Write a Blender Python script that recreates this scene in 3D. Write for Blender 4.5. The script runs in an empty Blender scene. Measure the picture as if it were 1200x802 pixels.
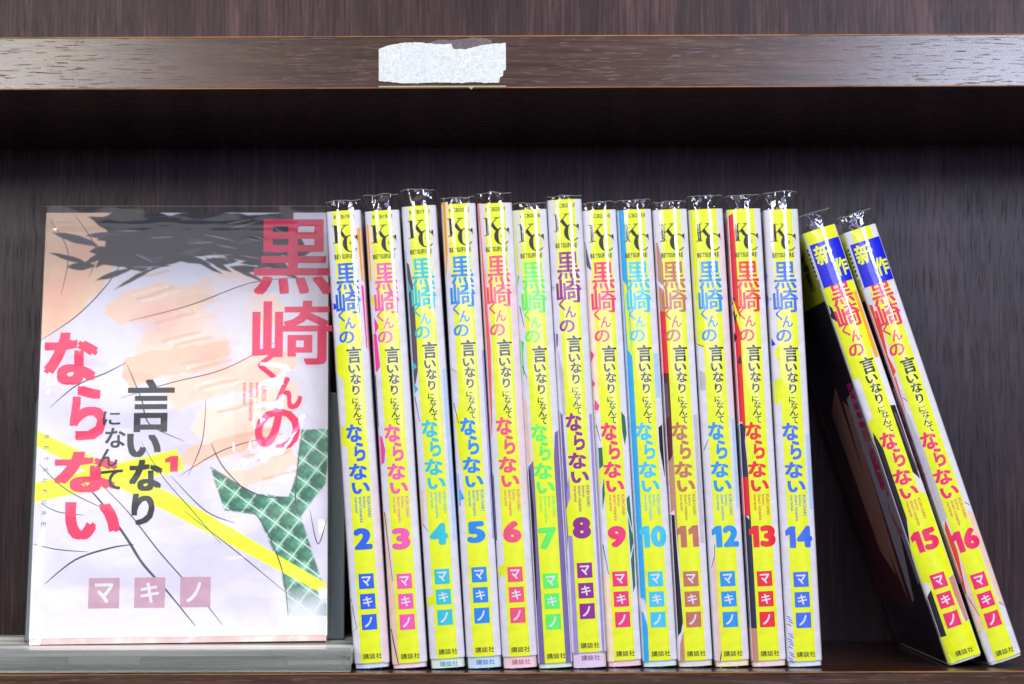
import bpy, bmesh, math, random
import numpy as np
from mathutils import Vector, Matrix, noise
R = math.radians
MM = 0.001
scene = bpy.context.scene
COL = scene.collection

# ------------------------------------------------------------------ camera
cam_d = bpy.data.cameras.new('camera'); cam = bpy.data.objects.new('camera', cam_d); COL.objects.link(cam)
cam_d.sensor_width = 36.0; cam_d.lens = 70.0; cam_d.clip_start = 0.01; cam_d.clip_end = 50
cam.matrix_world = (Matrix.Translation((0, -0.745, 0.073)) @ Matrix.Rotation(R(90 + 3.83), 4, 'X')
                    @ Matrix.Rotation(R(-0.21), 4, 'Z'))
cam_d.dof.use_dof = True; cam_d.dof.focus_distance = 0.757; cam_d.dof.aperture_fstop = 14.0
scene.camera = cam

# ------------------------------------------------------------------ world and lamps (a shop lit by ceiling panels, plus an added low strip)
w = bpy.data.worlds.new('World'); scene.world = w; w.use_nodes = True
bg = w.node_tree.nodes['Background']; bg.inputs[0].default_value = (0.62, 0.66, 0.82, 1); bg.inputs[1].default_value = 0.15

def lamp(name, loc, size, power, colour, target=(0, 0, 0.1)):
    d = bpy.data.lights.new(name, 'AREA'); d.shape = 'RECTANGLE'; d.size, d.size_y = size
    d.energy = power; d.color = colour
    o = bpy.data.objects.new(name, d); COL.objects.link(o); o.location = loc
    o.rotation_euler = (Vector(target) - Vector(loc)).to_track_quat('-Z', 'Y').to_euler()
    return o
lamp('ceiling_or_fill_lamp', (0.25, -1.45, 2.35), (1.5, 0.8), 85, (1.0, 0.98, 0.97))
lamp('ceiling_or_fill_lamp', (0.0, -2.0, 1.35), (2.2, 0.9), 8, (0.95, 0.97, 1.0))
lamp('ceiling_or_fill_lamp', (0.88, -2.6, 0.67), (0.42, 0.46), 20, (0.70, 0.77, 1.0))
lamp('ceiling_or_fill_lamp', (-0.95, -2.6, 0.67), (0.50, 0.46), 15, (1.0, 0.98, 0.93))

lamp('ceiling_or_fill_lamp', (0.12, -2.7, 0.31), (1.9, 0.20), 9.0, (0.60, 0.56, 1.0))  # added low fill strip, no ceiling fixture: brightens the upper back panel
vs = scene.view_settings
vs.view_transform = 'Standard'; vs.look = 'None'; vs.exposure = 0.0; vs.gamma = 1.0
scene.cycles.transparent_max_bounces = 24
scene.cycles.max_bounces = 10
scene.cycles.sample_clamp_indirect = 6.0

# ------------------------------------------------------------------ colour and material helpers
def lin(c):
    return tuple(((x / 255) / 12.92 if x / 255 <= 0.04045 else ((x / 255 + 0.055) / 1.055) ** 2.4) for x in c)
_mats = {}
def mat(name, rgb, rough=0.45, spec=0.5, metal=0.0, coat=0.0, emission=None):
    if name in _mats: return _mats[name]
    m = bpy.data.materials.new(name); m.use_nodes = True
    b = m.node_tree.nodes['Principled BSDF']
    b.inputs['Base Color'].default_value = (*lin(rgb), 1)
    b.inputs['Roughness'].default_value = rough; b.inputs['Specular IOR Level'].default_value = spec
    b.inputs['Metallic'].default_value = metal; b.inputs['Coat Weight'].default_value = coat
    _mats[name] = m; return m
def nodes(m): return m.node_tree.nodes, m.node_tree.links
def nd(m, t, **k):
    n = m.node_tree.nodes.new(t)
    for a, v in k.items(): setattr(n, a, v)
    return n
def ramp(m, stops, interp='LINEAR'):
    n = nd(m, 'ShaderNodeValToRGB'); cr = n.color_ramp; cr.interpolation = interp
    while len(cr.elements) > 1: cr.elements.remove(cr.elements[-1])
    cr.elements[0].position = stops[0][0]; cr.elements[0].color = stops[0][1]
    for p, c in stops[1:]:
        e = cr.elements.new(p); e.color = c
    return n
def g(v): return (v, v, v, 1)

def paper(name, rgb, rough=0.38):
    """laminated printed paper: faint ink mottle"""
    if name in _mats: return _mats[name]
    m = mat(name, rgb, rough, 0.5)
    N, L = nodes(m); b = N['Principled BSDF']
    tc = nd(m, 'ShaderNodeTexCoord'); no = nd(m, 'ShaderNodeTexNoise'); no.inputs['Scale'].default_value = 260
    no.inputs['Detail'].default_value = 5
    L.new(tc.outputs['Object'], no.inputs['Vector'])
    c = lin(rgb)
    r = ramp(m, [(0.3, (*[x * 0.90 for x in c], 1)), (0.7, (*[min(1, x * 1.04) for x in c], 1))])
    L.new(no.outputs['Fac'], r.inputs['Fac']); L.new(r.outputs['Color'], b.inputs['Base Color'])
    return m

def wood(name, dark, mid, light, axis, rough=0.36, pore=None, pore_amt=0.5, spec=0.5, fine=1.0, bump=0.25, g1=(900, 38), g2=(1500, 60), pw=(.36, .41)):
    """melamine wood print: grain runs along `axis` ('X' or 'Z'), pores as short dark dashes"""
    m = bpy.data.materials.new(name); m.use_nodes = True
    N, L = nodes(m); b = N['Principled BSDF']
    tc = nd(m, 'ShaderNodeTexCoord')
    def coords(sa, sb):
        mp = nd(m, 'ShaderNodeMapping')
        mp.inputs['Scale'].default_value = (sb, sa, sa) if axis == 'X' else (sa, sa, sb)
        L.new(tc.outputs['Object'], mp.inputs['Vector']); return mp
    def noi(sa, sb, det=4, dist=0.0, rough_=0.6):
        mp = coords(sa, sb); n = nd(m, 'ShaderNodeTexNoise'); n.inputs['Scale'].default_value = 1
        n.inputs['Detail'].default_value = det; n.inputs['Distortion'].default_value = dist
        n.inputs['Roughness'].default_value = rough_
        L.new(mp.outputs[0], n.inputs['Vector']); return n
    broad = noi(45, 5, 3, 0.6)
    grain = noi(*g1, 4, 0.25, 0.7)
    por = noi(*g2, 2, 0.15, 0.5)
    mx = nd(m, 'ShaderNodeMix', data_type='FLOAT'); mx.inputs[0].default_value = 0.62
    L.new(broad.outputs['Fac'], mx.inputs[2]); L.new(grain.outputs['Fac'], mx.inputs[3])
    r = ramp(m, [(0.36, (*lin(dark), 1)), (0.5, (*lin(mid), 1)), (0.64, (*lin(light), 1))])
    L.new(mx.outputs[0], r.inputs['Fac'])
    pr = ramp(m, [(pw[0], g(1)), (pw[1], g(0))])
    L.new(por.outputs['Fac'], pr.inputs['Fac'])
    pm = nd(m, 'ShaderNodeMath', operation='MULTIPLY'); pm.inputs[1].default_value = pore_amt
    L.new(pr.outputs['Color'], pm.inputs[0])
    mc = nd(m, 'ShaderNodeMix', data_type='RGBA'); L.new(pm.outputs[0], mc.inputs[0])
    L.new(r.outputs['Color'], mc.inputs[6]); mc.inputs[7].default_value = (*lin(pore or dark), 1)
    L.new(mc.outputs[2], b.inputs['Base Color'])
    rr = nd(m, 'ShaderNodeMapRange'); rr.inputs[1].default_value = 0; rr.inputs[2].default_value = 1
    rr.inputs[3].default_value = rough; rr.inputs[4].default_value = rough + 0.30
    L.new(pm.outputs[0], rr.inputs[0]); L.new(rr.outputs[0], b.inputs['Roughness'])
    b.inputs['Specular IOR Level'].default_value = spec
    bp = nd(m, 'ShaderNodeBump'); bp.inputs['Strength'].default_value = bump; bp.inputs['Distance'].default_value = 0.0003
    sub = nd(m, 'ShaderNodeMath', operation='SUBTRACT'); L.new(mx.outputs[0], sub.inputs[0]); L.new(pm.outputs[0], sub.inputs[1])
    L.new(sub.outputs[0], bp.inputs['Height']); L.new(bp.outputs[0], b.inputs['Normal'])
    return m

def clear_film(name, tint=0.97, rough=0.06, boost=1.3, bump_scale=90, bump_str=0.25, haze=0.0):
    """thin clear plastic film: see-through with Fresnel shine, slightly rippled"""
    m = bpy.data.materials.new(name); m.use_nodes = True
    N, L = nodes(m); N.remove(N['Principled BSDF']); out = N['Material Output']
    tr = nd(m, 'ShaderNodeBsdfTransparent'); tr.inputs[0].default_value = (tint, tint, tint * 0.995, 1)
    gl = nd(m, 'ShaderNodeBsdfGlossy'); gl.inputs['Roughness'].default_value = rough
    lw = nd(m, 'ShaderNodeLayerWeight'); lw.inputs[0].default_value = 0.5
    p5 = nd(m, 'ShaderNodeMath', operation='POWER'); p5.inputs[1].default_value = 5; L.new(lw.outputs['Facing'], p5.inputs[0])
    ml = nd(m, 'ShaderNodeMath', operation='MULTIPLY_ADD'); ml.inputs[1].default_value = 0.55; ml.inputs[2].default_value = 0.042 * boost; ml.use_clamp = True
    L.new(p5.outputs[0], ml.inputs[0])
    mx = nd(m, 'ShaderNodeMixShader'); L.new(ml.outputs[0], mx.inputs[0]); L.new(tr.outputs[0], mx.inputs[1]); L.new(gl.outputs[0], mx.inputs[2])
    tc = nd(m, 'ShaderNodeTexCoord'); no = nd(m, 'ShaderNodeTexNoise'); no.inputs['Scale'].default_value = bump_scale
    no.inputs['Detail'].default_value = 3; L.new(tc.outputs['Object'], no.inputs['Vector'])
    bp = nd(m, 'ShaderNodeBump'); bp.inputs['Strength'].default_value = bump_str; bp.inputs['Distance'].default_value = 0.0015
    L.new(no.outputs['Fac'], bp.inputs['Height']); L.new(bp.outputs[0], gl.inputs['Normal'])
    last = mx
    if haze:
        df = nd(m, 'ShaderNodeBsdfDiffuse'); df.inputs[0].default_value = g(0.8)
        m2 = nd(m, 'ShaderNodeMixShader'); m2.inputs[0].default_value = haze
        L.new(mx.outputs[0], m2.inputs[1]); L.new(df.outputs[0], m2.inputs[2]); last = m2
    L.new(last.outputs[0], out.inputs['Surface'])
    return m

# ------------------------------------------------------------------ object helpers
def link(name, me, parent=None, mats=()):
    o = bpy.data.objects.new(name, me); COL.objects.link(o)
    if parent: o.parent = parent
    for i, m in enumerate(mats):
        if len(me.materials) <= i: me.materials.append(m)
        elif me.materials[i] is not m:
            o.material_slots[i].link = 'OBJECT'; o.material_slots[i].material = m
    return o
def mesh(name, verts, faces, smooth=False, fmat=None):
    me = bpy.data.meshes.new(name); me.from_pydata([tuple(v) for v in verts], [], faces)
    if smooth: me.shade_smooth()
    if fmat is not None: me.polygons.foreach_set('material_index', fmat)
    me.update(); return me
def thing(name, label, cat, group=None, loc=(0, 0, 0)):
    o = bpy.data.objects.new(name, None); COL.objects.link(o); o.location = loc; o.empty_display_size = 0.01
    o['label'] = label; o['category'] = cat
    if group: o['group'] = group
    return o
def box_mesh(name, x0, x1, y0, y1, z0, z1, bev=0.0, seg=2):
    bm = bmesh.new(); bmesh.ops.create_cube(bm, size=1)
    for v in bm.verts:
        v.co = Vector((x0 + (v.co.x + .5) * (x1 - x0), y0 + (v.co.y + .5) * (y1 - y0), z0 + (v.co.z + .5) * (z1 - z0)))
    if bev: bmesh.ops.bevel(bm, geom=list(bm.edges), offset=bev, segments=seg, profile=0.6, affect='EDGES')
    me = bpy.data.meshes.new(name); bm.to_mesh(me); bm.free(); return me

# ------------------------------------------------------------------ bookcase
panel_m = wood('dark_wood_panel', (28, 14, 13), (54, 34, 32), (96, 68, 66), 'Z', 0.33, (20, 10, 9), 0.55, 0.25, 1.0, 0.15, g1=(1500, 34), g2=(2600, 60), pw=(.33, .42))
board_m = wood('dark_wood_board', (30, 16, 11), (46, 26, 18), (62, 38, 28), 'X', 0.24, (34, 20, 15), 0.4, 0.5, 0.8, 0.08)
edge_m = wood('brown_edge_banding', (48, 31, 23), (72, 50, 38), (94, 68, 52), 'X', 0.21, (82, 54, 34), 0.7, 0.55, 1.0, 0.10, g1=(900, 26), g2=(1900, 120), pw=(.335, .385))
seam_m = wood('amber_glue_seam', (84, 46, 16), (150, 92, 28), (186, 128, 52), 'X', 0.45, (70, 40, 20), 0.5, 0.4)
case = thing('bookcase', 'dark brown wood-grain bookcase with two shelves behind and around the comics', 'bookcase')
XW = 0.46
def panel_part():
    link('back_panel', box_mesh('back_panel', -XW, XW, 0.135, 0.141, -0.05, 0.60), case, [panel_m])
panel_part()
def shelf(z0, z1, name='shelf_board'):
    b = link(name, box_mesh(name, -XW, XW, 0.0006, 0.1345, z0, z1), case, [board_m])
    e = link('edge_banding', box_mesh('edge_banding', -XW, XW, -0.0004, 0.0005, z0 + 0.0004, z1 - 0.0004, 0.00015, 1), b, [edge_m])
    for zz in (z0 + 0.0001, z1 - 0.00045):
        link('edge_seam', box_mesh('edge_seam', -XW, XW, -0.0006, 0.0005, zz, zz + 0.00038), b, [seam_m])
shelf(0.2190, 0.2392); shelf(-0.0202, 0.0)

# ------------------------------------------------------------------ torn label on the upper shelf edge (millimetres on the shelf front)
def px_edge(p):    # measurements on the shelf edge, millimetres
    return ((p[0] - 600) * 0.3205, 239.4 - (p[1] - 44.5) * 0.3235)
def jag(pts, amp, step, rnd):
    out = []
    for i in range(len(pts)):
        a = Vector(pts[i]); b = Vector(pts[(i + 1) % len(pts)]); n = max(1, int((b - a).length / step))
        rough_edge = (a - b).length > 0 and not (abs(a.x - b.x) < 0.2)
        for k in range(n):
            p = a.lerp(b, k / n)
            if rough_edge and k: p = p + Vector((rnd.uniform(-amp, amp), rnd.uniform(-amp, amp)))
            out.append((p.x, p.y))
    return out
def flat_poly(name, pts, y0, thick):
    """prism on the shelf front: pts in mm (x, z); front face at y0-thick"""
    bm = bmesh.new(); vs_ = [bm.verts.new((x * MM, y0, z * MM)) for x, z in pts]
    f = bm.faces.new(vs_)
    r = bmesh.ops.extrude_face_region(bm, geom=[f])
    for e in r['geom']:
        if isinstance(e, bmesh.types.BMVert): e.co.y -= thick
    bmesh.ops.recalc_face_normals(bm, faces=bm.faces); bmesh.ops.triangulate(bm, faces=[q for q in bm.faces if len(q.verts) > 4])
    me = bpy.data.meshes.new(name); bm.to_mesh(me); bm.free(); return me
def fibre_paper(name, c1, c2, c3):
    m = bpy.data.materials.new(name); m.use_nodes = True; N, L = nodes(m); b = N['Principled BSDF']
    tc = nd(m, 'ShaderNodeTexCoord'); n1 = nd(m, 'ShaderNodeTexNoise'); n1.inputs['Scale'].default_value = 900
    n1.inputs['Detail'].default_value = 6; n1.inputs['Roughness'].default_value = 0.75; n1.inputs['Distortion'].default_value = 1.2
    L.new(tc.outputs['Object'], n1.inputs['Vector'])
    r = ramp(m, [(0.32, (*lin(c1), 1)), (0.5, (*lin(c2), 1)), (0.66, (*lin(c3), 1))]); L.new(n1.outputs['Fac'], r.inputs['Fac'])
    L.new(r.outputs['Color'], b.inputs['Base Color']); b.inputs['Roughness'].default_value = 0.85
    bp = nd(m, 'ShaderNodeBump'); bp.inputs['Strength'].default_value = 0.5; bp.inputs['Distance'].default_value = 0.0002
    L.new(n1.outputs['Fac'], bp.inputs['Height']); L.new(bp.outputs[0], b.inputs['Normal']); return m
rnd = random.Random(5)
lab = thing('torn_label', 'torn white paper label stuck on the front edge of the upper shelf', 'label', loc=(0, 0, 0))
P = [(444, 61), (450, 58.5), (458, 56), (469, 54), (480, 53), (492, 53), (500, 54.3), (520, 55.5), (530, 54.6), (531, 60), (533, 61.2), (548, 61.3), (553, 60), (565, 57), (580, 55), (594, 54.2),
     (594, 86), (591, 87), (590.5, 93), (587, 95), (586, 101), (570, 101.4), (556, 100.3), (540, 101.3), (510, 100.6), (490, 101.6), (470, 101.3), (456, 99.6), (444, 98.3)]
link('paper', flat_poly('torn_label', jag([px_edge(p) for p in P], 0.13, 0.7, rnd), -0.00042, 0.00026), lab, [fibre_paper('torn_paper', (182, 186, 186), (212, 217, 216), (234, 238, 236))])
res = [(500, 54), (515, 50), (529, 50.5), (540, 49.5), (556, 47.3), (570, 48), (577, 51), (578, 55.3), (566, 57.5), (553, 61), (545, 62.5), (532, 62), (529, 56), (515, 56.5)]
link('glue_residue', flat_poly('glue_residue', jag([px_edge(p) for p in res], 0.12, 0.8, rnd), -0.00041, 0.00004), lab, [fibre_paper('grey_residue', (84, 74, 76), (104, 94, 96), (128, 118, 118))])
st = [(444, 104.6), (594, 104.6), (594, 106.1), (556, 106.1), (553, 109), (550, 106.1), (444, 106.1)]
link('folded_strip', flat_poly('folded_strip', [px_edge(p) for p in st], -0.00061, 0.00012), lab, [mat('aged_strip', (176, 168, 132), 0.8)])

# ------------------------------------------------------------------ glyph library: outlines of the built-in typeface turned into triangles
_glyphs = {}
def glyph(ch, off=0.0, squash=1.0):
    """2-D triangles of one character or word; `off` makes it bolder, a smaller `squash` bolder still in the upright strokes.
    Bold is built from slightly shifted layers, each a few microns above the last."""
    key = (ch, off, squash)
    if key in _glyphs: return _glyphs[key]
    if ch not in _raw:
        c = bpy.data.curves.new('g', 'FONT'); c.body = ch; c.resolution_u = 3
        o = bpy.data.objects.new('g', c); COL.objects.link(o)
        dg = bpy.context.evaluated_depsgraph_get(); ev = o.evaluated_get(dg); me = ev.to_mesh()
        _raw[ch] = (np.array([(v.co.x, v.co.y) for v in me.vertices]), [tuple(p.vertices) for p in me.polygons])
        ev.to_mesh_clear(); bpy.data.objects.remove(o); bpy.data.curves.remove(c)
    V0, F0 = _raw[ch]
    wx, wy = off / squash, off
    if off == 0: sh = [(0, 0)]
    elif off < 0.05: sh = [(-wx, -wy), (-wx, wy), (wx, -wy), (wx, wy), (-wx / 3, 0), (wx / 3, 0)]
    else: sh = [(0, 0)] + [(wx * math.cos(R(k * 36)), wy * math.sin(R(k * 36))) for k in range(10)] + [(wx / 2, 0), (-wx / 2, 0), (0, wy / 2), (0, -wy / 2)]
    V = []; F = []
    for i, (a, b) in enumerate(sh):
        k = len(V); V += [(x + a, y + b, i * 0.003) for x, y in V0]; F += [tuple(q + k for q in f) for f in F0]
    _glyphs[key] = (np.array(V), F); return _glyphs[key]
_raw = {}

class Flat:
    """flat print collected as polygons in the plane (x right, y down), millimetres"""
    def __init__(s): s.V = []; s.F = []; s.M = []
    def add(s, V, F, m=0):
        k = len(s.V); s.V += [(v[0], v[1], v[2] if len(v) > 2 else 0.0) for v in V]; s.F += [tuple(i + k for i in f) for f in F]; s.M += [m] * len(F)
    def char(s, ch, box, off=0.0, squash=1.0, rot=0, m=0):
        V, F = glyph(ch, off, squash); V = V.copy()
        x0, x1, y0, y1 = box
        lo = V.min(0); hi = V.max(0); U = (V - lo) / (hi - lo)
        if rot == 0: X = x0 + U[:, 0] * (x1 - x0); Y = y1 - U[:, 1] * (y1 - y0)
        else: X = x0 + U[:, 1] * (x1 - x0); Y = y0 + U[:, 0] * (y1 - y0)   # turned a quarter clockwise
        s.add(np.stack([X, Y, V[:, 2]], 1), F, m)
    def line(s, txt, box, off=0.0, rot=0, m=0, squash=1.0):
        """a whole word fitted into the box"""
        V, F = glyph(txt, off, squash) ; s_box = box
        s.char(txt, s_box, off, squash, rot, m)
    def one(s, box):
        x0, x1, y0, y1 = box; P_ = [(.0, .19), (.46, 0), (1, 0), (1, 1), (.40, 1), (.40, .37), (.04, .43)]
        s.poly([(x0 + a * (x1 - x0), y0 + b * (y1 - y0)) for a, b in P_])
    def poly(s, pts, m=0): s.add(pts, [tuple(range(len(pts)))], m)
    def rect(s, x0, x1, y0, y1, m=0): s.poly([(x0, y0), (x1, y0), (x1, y1), (x0, y1)], m)

def wrap(flat, fn, cuts=None, name='print', smooth=False):
    """lay flat print on a curved sheet: cut it along the bend, then move every vertex by fn(x, y)"""
    bm = bmesh.new(); vv = [bm.verts.new((x, y, z)) for x, y, z in flat.V]; bm.verts.ensure_lookup_table()
    for f, m in zip(flat.F, flat.M):
        try:
            q = bm.faces.new([vv[i] for i in f]); q.material_index = m
        except ValueError: pass
    bm.normal_update(); big = [f for f in bm.faces if len(f.verts) > 4]
    if big: bmesh.ops.triangulate(bm, faces=big)
    for c in (cuts or []):
        bmesh.ops.bisect_plane(bm, geom=list(bm.verts) + list(bm.edges) + list(bm.faces), dist=1e-5, plane_co=(c, 0, 0), plane_no=(1, 0, 0))
    bm.normal_update()
    for v in bm.verts: v.co = fn(v.co.x, v.co.y, v.co.z)
    bm.normal_update()
    me = bpy.data.meshes.new(name); bm.to_mesh(me); bm.free()
    if smooth: me.shade_smooth()
    return me

# ------------------------------------------------------------------ the closed paperback: cross-section around the spine
T = 6.6            # half thickness, mm
DEPTH = 112.0
HT = 172.0
RS = 15.0          # spine bulge radius
RC = 1.5           # corner radius
def build_profile(T, RS, RC, depth):
    """right half of the outline from the spine centre to the fore edge: list of (x, y, nx, ny)"""
    pts = []
    a1 = math.asin((T - RC * 1.0) / RS)
    # spine arc from angle 0 to a1 such that it joins the corner arc smoothly
    a1 = math.asin((T - RC) / (RS - RC))
    for i in range(9):
        a = a1 * i / 8; pts.append((RS * math.sin(a), RS - RS * math.cos(a), math.sin(a), -math.cos(a)))
    cx, cy = (RS - RC) * math.sin(a1), RS - (RS - RC) * math.cos(a1)
    for i in range(1, 9):
        a = a1 + (math.pi / 2 - a1) * i / 8; pts.append((cx + RC * math.sin(a), cy - RC * math.cos(a), math.sin(a), -math.cos(a)))
    x, y = pts[-1][0], pts[-1][1]
    for k in (4, 8, 14, 22, 35, 50, 70, 90, depth - y): pts.append((x, y + k * (1 if k != depth - y else 1), 1, 0))
    return np.array(pts)
PR = build_profile(T, RS, RC, DEPTH)
S_ = np.concatenate([[0], np.cumsum(np.hypot(np.diff(PR[:, 0]), np.diff(PR[:, 1])))])
def spine_pt(s, off):
    a = abs(s); x, y, nx, ny = [np.interp(a, S_, PR[:, k]) for k in range(4)]
    l = math.hypot(nx, ny); nx /= l; ny /= l; sg = 1 if s >= 0 else -1
    return ((x + nx * off) * sg, y + ny * off)
def on_book(off, ztop=HT):
    def fn(s, v, h=0.0):
        x, y = spine_pt(s, off + h); return Vector((x * MM, y * MM, (ztop - v) * MM))
    return fn
CUTS = [k * 0.75 for k in range(-13, 14)]
def sheet_mesh(name, z0, z1, off, nz=1, smax=None):
    ss = [s for s in S_ if smax is None or s <= smax]; ss = [-s for s in ss[:0:-1]] + list(ss)
    V = []; F = []; zs = [z0, z0 + .12, z0 + .3, z0 + 60, z1 - 60, z1 - .3, z1 - .12, z1]; nz = len(zs) - 1
    for z in zs:
        for s in ss:
            x, y = spine_pt(s, off); V.append((x * MM, y * MM, z * MM))
    n = len(ss)
    for j in range(nz):
        for i in range(n - 1): F.append((j * n + i, j * n + i + 1, (j + 1) * n + i + 1, (j + 1) * n + i))
    return mesh(name, V, F, True)
def solid(me_obj, t):
    md = me_obj.modifiers.new('thickness', 'SOLIDIFY'); md.thickness = t; md.offset = -1

PX = 1 / 3.07
BAND_W = 3.95
def bx(dx0, dx1, y0, y1, base=247.0):
    """spine layout measured from the band centre and the top of the jacket"""
    return (dx0 * PX, dx1 * PX, (y0 - base) * PX, (y1 - base) * PX)

YEL = (230, 241, 0)
yellow_m = paper('yellow_print', YEL, 0.4)
white_m = paper('white_jacket', (222, 220, 230), 0.36)
ink_m = mat('black_ink', (22, 22, 24), 0.45)
page_m = None
def make_pages():
    m = bpy.data.materials.new('page_edges'); m.use_nodes = True; N, L = nodes(m); b = N['Principled BSDF']
    tc = nd(m, 'ShaderNodeTexCoord'); mp = nd(m, 'ShaderNodeMapping'); mp.inputs['Scale'].default_value = (9000, 30, 30)
    no = nd(m, 'ShaderNodeTexNoise'); no.inputs['Scale'].default_value = 1; L.new(tc.outputs['Object'], mp.inputs[0]); L.new(mp.outputs[0], no.inputs['Vector'])
    r = ramp(m, [(0.35, (*lin((170, 160, 140)), 1)), (0.65, (*lin((225, 219, 204)), 1))]); L.new(no.outputs['Fac'], r.inputs['Fac'])
    L.new(r.outputs['Color'], b.inputs['Base Color']); b.inputs['Roughness'].default_value = 0.9; return m
page_m = make_pages()

# shared print meshes ------------------------------------------------
def title_flat():
    f = Flat(); H = dict(off=0.011, squash=0.55)
    f.char('黒', bx(-12.8, 13.4, 309, 341), **H); f.char('崎', bx(-15.2, 14.2, 340.5, 369), **H)
    k = dict(off=0.018, squash=0.8)
    f.char('く', bx(-13, -5.5, 363.5, 378), **k); f.char('ん', bx(-6, 6.5, 373, 386.5), **k); f.char('の', bx(-13.7, 4.2, 389, 403.5), **k)
    return f
def ending_flat():
    f = Flat(); k = dict(off=0.030, squash=0.75)
    f.char('な', bx(-12.5, 6, 498, 519), **k); f.char('ら', bx(-4.5, 8.5, 519.5, 541.5), **k)
    f.char('な', bx(-12, 9, 544, 563), **k); f.char('い', bx(-10, 11, 566, 579.5), **k)
    return f
def sub_flat():
    f = Flat(); k = dict(off=0.018, squash=0.6)
    f.char('言', bx(-6, 11, 407.5, 427), **k); f.char('い', bx(-5, 8.5, 429, 438.5), **k)
    f.char('な', bx(-3.5, 9, 439.5, 451.5), **k); f.char('り', bx(-2, 6.5, 453, 464), **k)
    k = dict(off=0.01, squash=0.8)
    f.char('に', bx(-3, 4.5, 468, 474.5), **k); f.char('な', bx(-1, 7, 474.5, 482.5), **k)
    f.char('ん', bx(-3, 7, 483, 490.5), **k); f.char('て', bx(-.5, 6.5, 491.5, 499.5), **k)
    return f
def logo_flat():
    f = Flat(); u = PX
    def q(pts): f.poly([((x + 1.3) * u, (y - 247) * u) for x, y in pts])
    # K: heavy stem, hairline serifs, thin arm and thick leg
    q([(-13.2, 264.6), (-9.2, 264.6), (-8.6, 284.4), (-12.8, 284.4)])
    q([(-15, 264), (-7, 264), (-7, 264.9), (-15, 264.9)]); q([(-15.2, 284.1), (-7, 284.1), (-7, 285), (-15.2, 285)])
    q([(-.2, 264.6), (1.2, 264.8), (-9, 275.8), (-9, 274)]); q([(-3.6, 264), (4, 264), (4, 264.9), (-3.6, 264.9)])
    q([(-7.6, 272.8), (-4.4, 270.0), (-.6, 276.0), (2.2, 279.6), (.4, 281.2), (-3.4, 278.6)])
    # C: crescent
    n = 28; cx, cy = 5.6, 286.4
    for i in range(n):
        a0 = R(38) + (R(322) - R(38)) * i / n; a1 = R(38) + (R(322) - R(38)) * (i + 1) / n
        def O(a): return (cx + 9.4 * math.cos(a), cy - 10.2 * math.sin(a))
        def I(a):
            t = 0.13 + 0.42 * max(0, -math.cos(a)) ** 0.8 if math.cos(a) < 0 else 0.13
            return (cx + 9.4 * (1 - t) * math.cos(a), cy - 10.2 * (1 - 0.12) * math.sin(a))
        q([O(a0), O(a1), I(a1), I(a0)])
    q([(11.6, 276.6), (14.2, 276.6), (14.2, 284), (13, 281.4)])
    pts = []
    for i in range(10):
        r = 2.0 if i % 2 == 0 else 0.8; a = R(90 + 36 * i); pts.append((5.4 + r * math.cos(a), 286 - r * math.sin(a)))
    q(pts)
    x = -13.2; W = 26.0 / 9
    for ch in 'BETSUFURE':
        f.char(ch, bx(x, x + W * 0.84, 298.6, 304), 0.02, 0.5); x += W
    return f
def romaji_flat():
    f = Flat()
    f.line('KUROSAKI', bx(7.0, 10.6, 583, 607), 0.005, 1); f.line('kunno', bx(2.2, 5.4, 583, 596), 0.005, 1)
    f.line('iinari ninante', bx(-2.6, 0.9, 583, 613), 0.005, 1); f.line('naranai', bx(-7.4, -4.2, 583, 601), 0.005, 1)
    return f
def pub_flat(y0=764, y1=770.4):
    f = Flat()
    for i, ch in enumerate('講談社'): f.char(ch, bx(-9.4 + i * 7.5, -2.4 + i * 7.5, y0, y1), 0.006, 0.6)
    return f
SQ = ((-8.8, 8.8, 672, 689.5), (-8.6, 9.0, 695.3, 713), (-8.4, 9.2, 719, 736.8))
def square_flat(i): f = Flat(); f.rect(*bx(*SQ[i])); return f
def author_flat(i):
    f = Flat(); a, b, c, d = SQ[i]
    f.char('マキノ'[i], bx(a + 3.4, b - 3.4 if i < 2 else b - 5.2, c + 3.2, d - 3.0), 0.022, 0.9); return f
def code_flat(txt):
    f = Flat(); f.line(txt, bx(-11, 12.5, 252, 256.6), 0.012); return f
def number_flat(n):
    f = Flat(); s = str(n)
    if len(s) == 1: f.char(s, bx(-11.5, 10, 619, 644), 0.055, 0.8)
    else:
        a = (-15.5, -5.0) if s[0] == '1' else (-15, 0)
        if s == '11': f.one(bx(-14, -2.2, 619, 644)); f.one(bx(0, 11.8, 619, 644))
        else: f.one(bx(-15.5, -3.6, 619, 644)); f.char(s[1], bx(-2.6, 16, 619, 644), 0.055, .8)
    return f
SH = {}
def shared(key, fn, off):
    if key not in SH: SH[key] = wrap(fn(), on_book(off), CUTS, key)
    return SH[key]
SH['jacket'] = sheet_mesh('jacket', 0, HT, 0.0)
SH['band'] = wrap((lambda f: (f.rect(-BAND_W, BAND_W, 0, HT), f)[1])(Flat()), on_book(0.05), CUTS, 'colour_band', True)
SH['inner'] = sheet_mesh('paper_cover', 0, 171.5, -0.35)
SH['pages'] = box_mesh('page_block', -(T - .7) * MM, (T - .7) * MM, 1.4 * MM, (DEPTH - 1) * MM, 0.4 * MM, 171.0 * MM)

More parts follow.
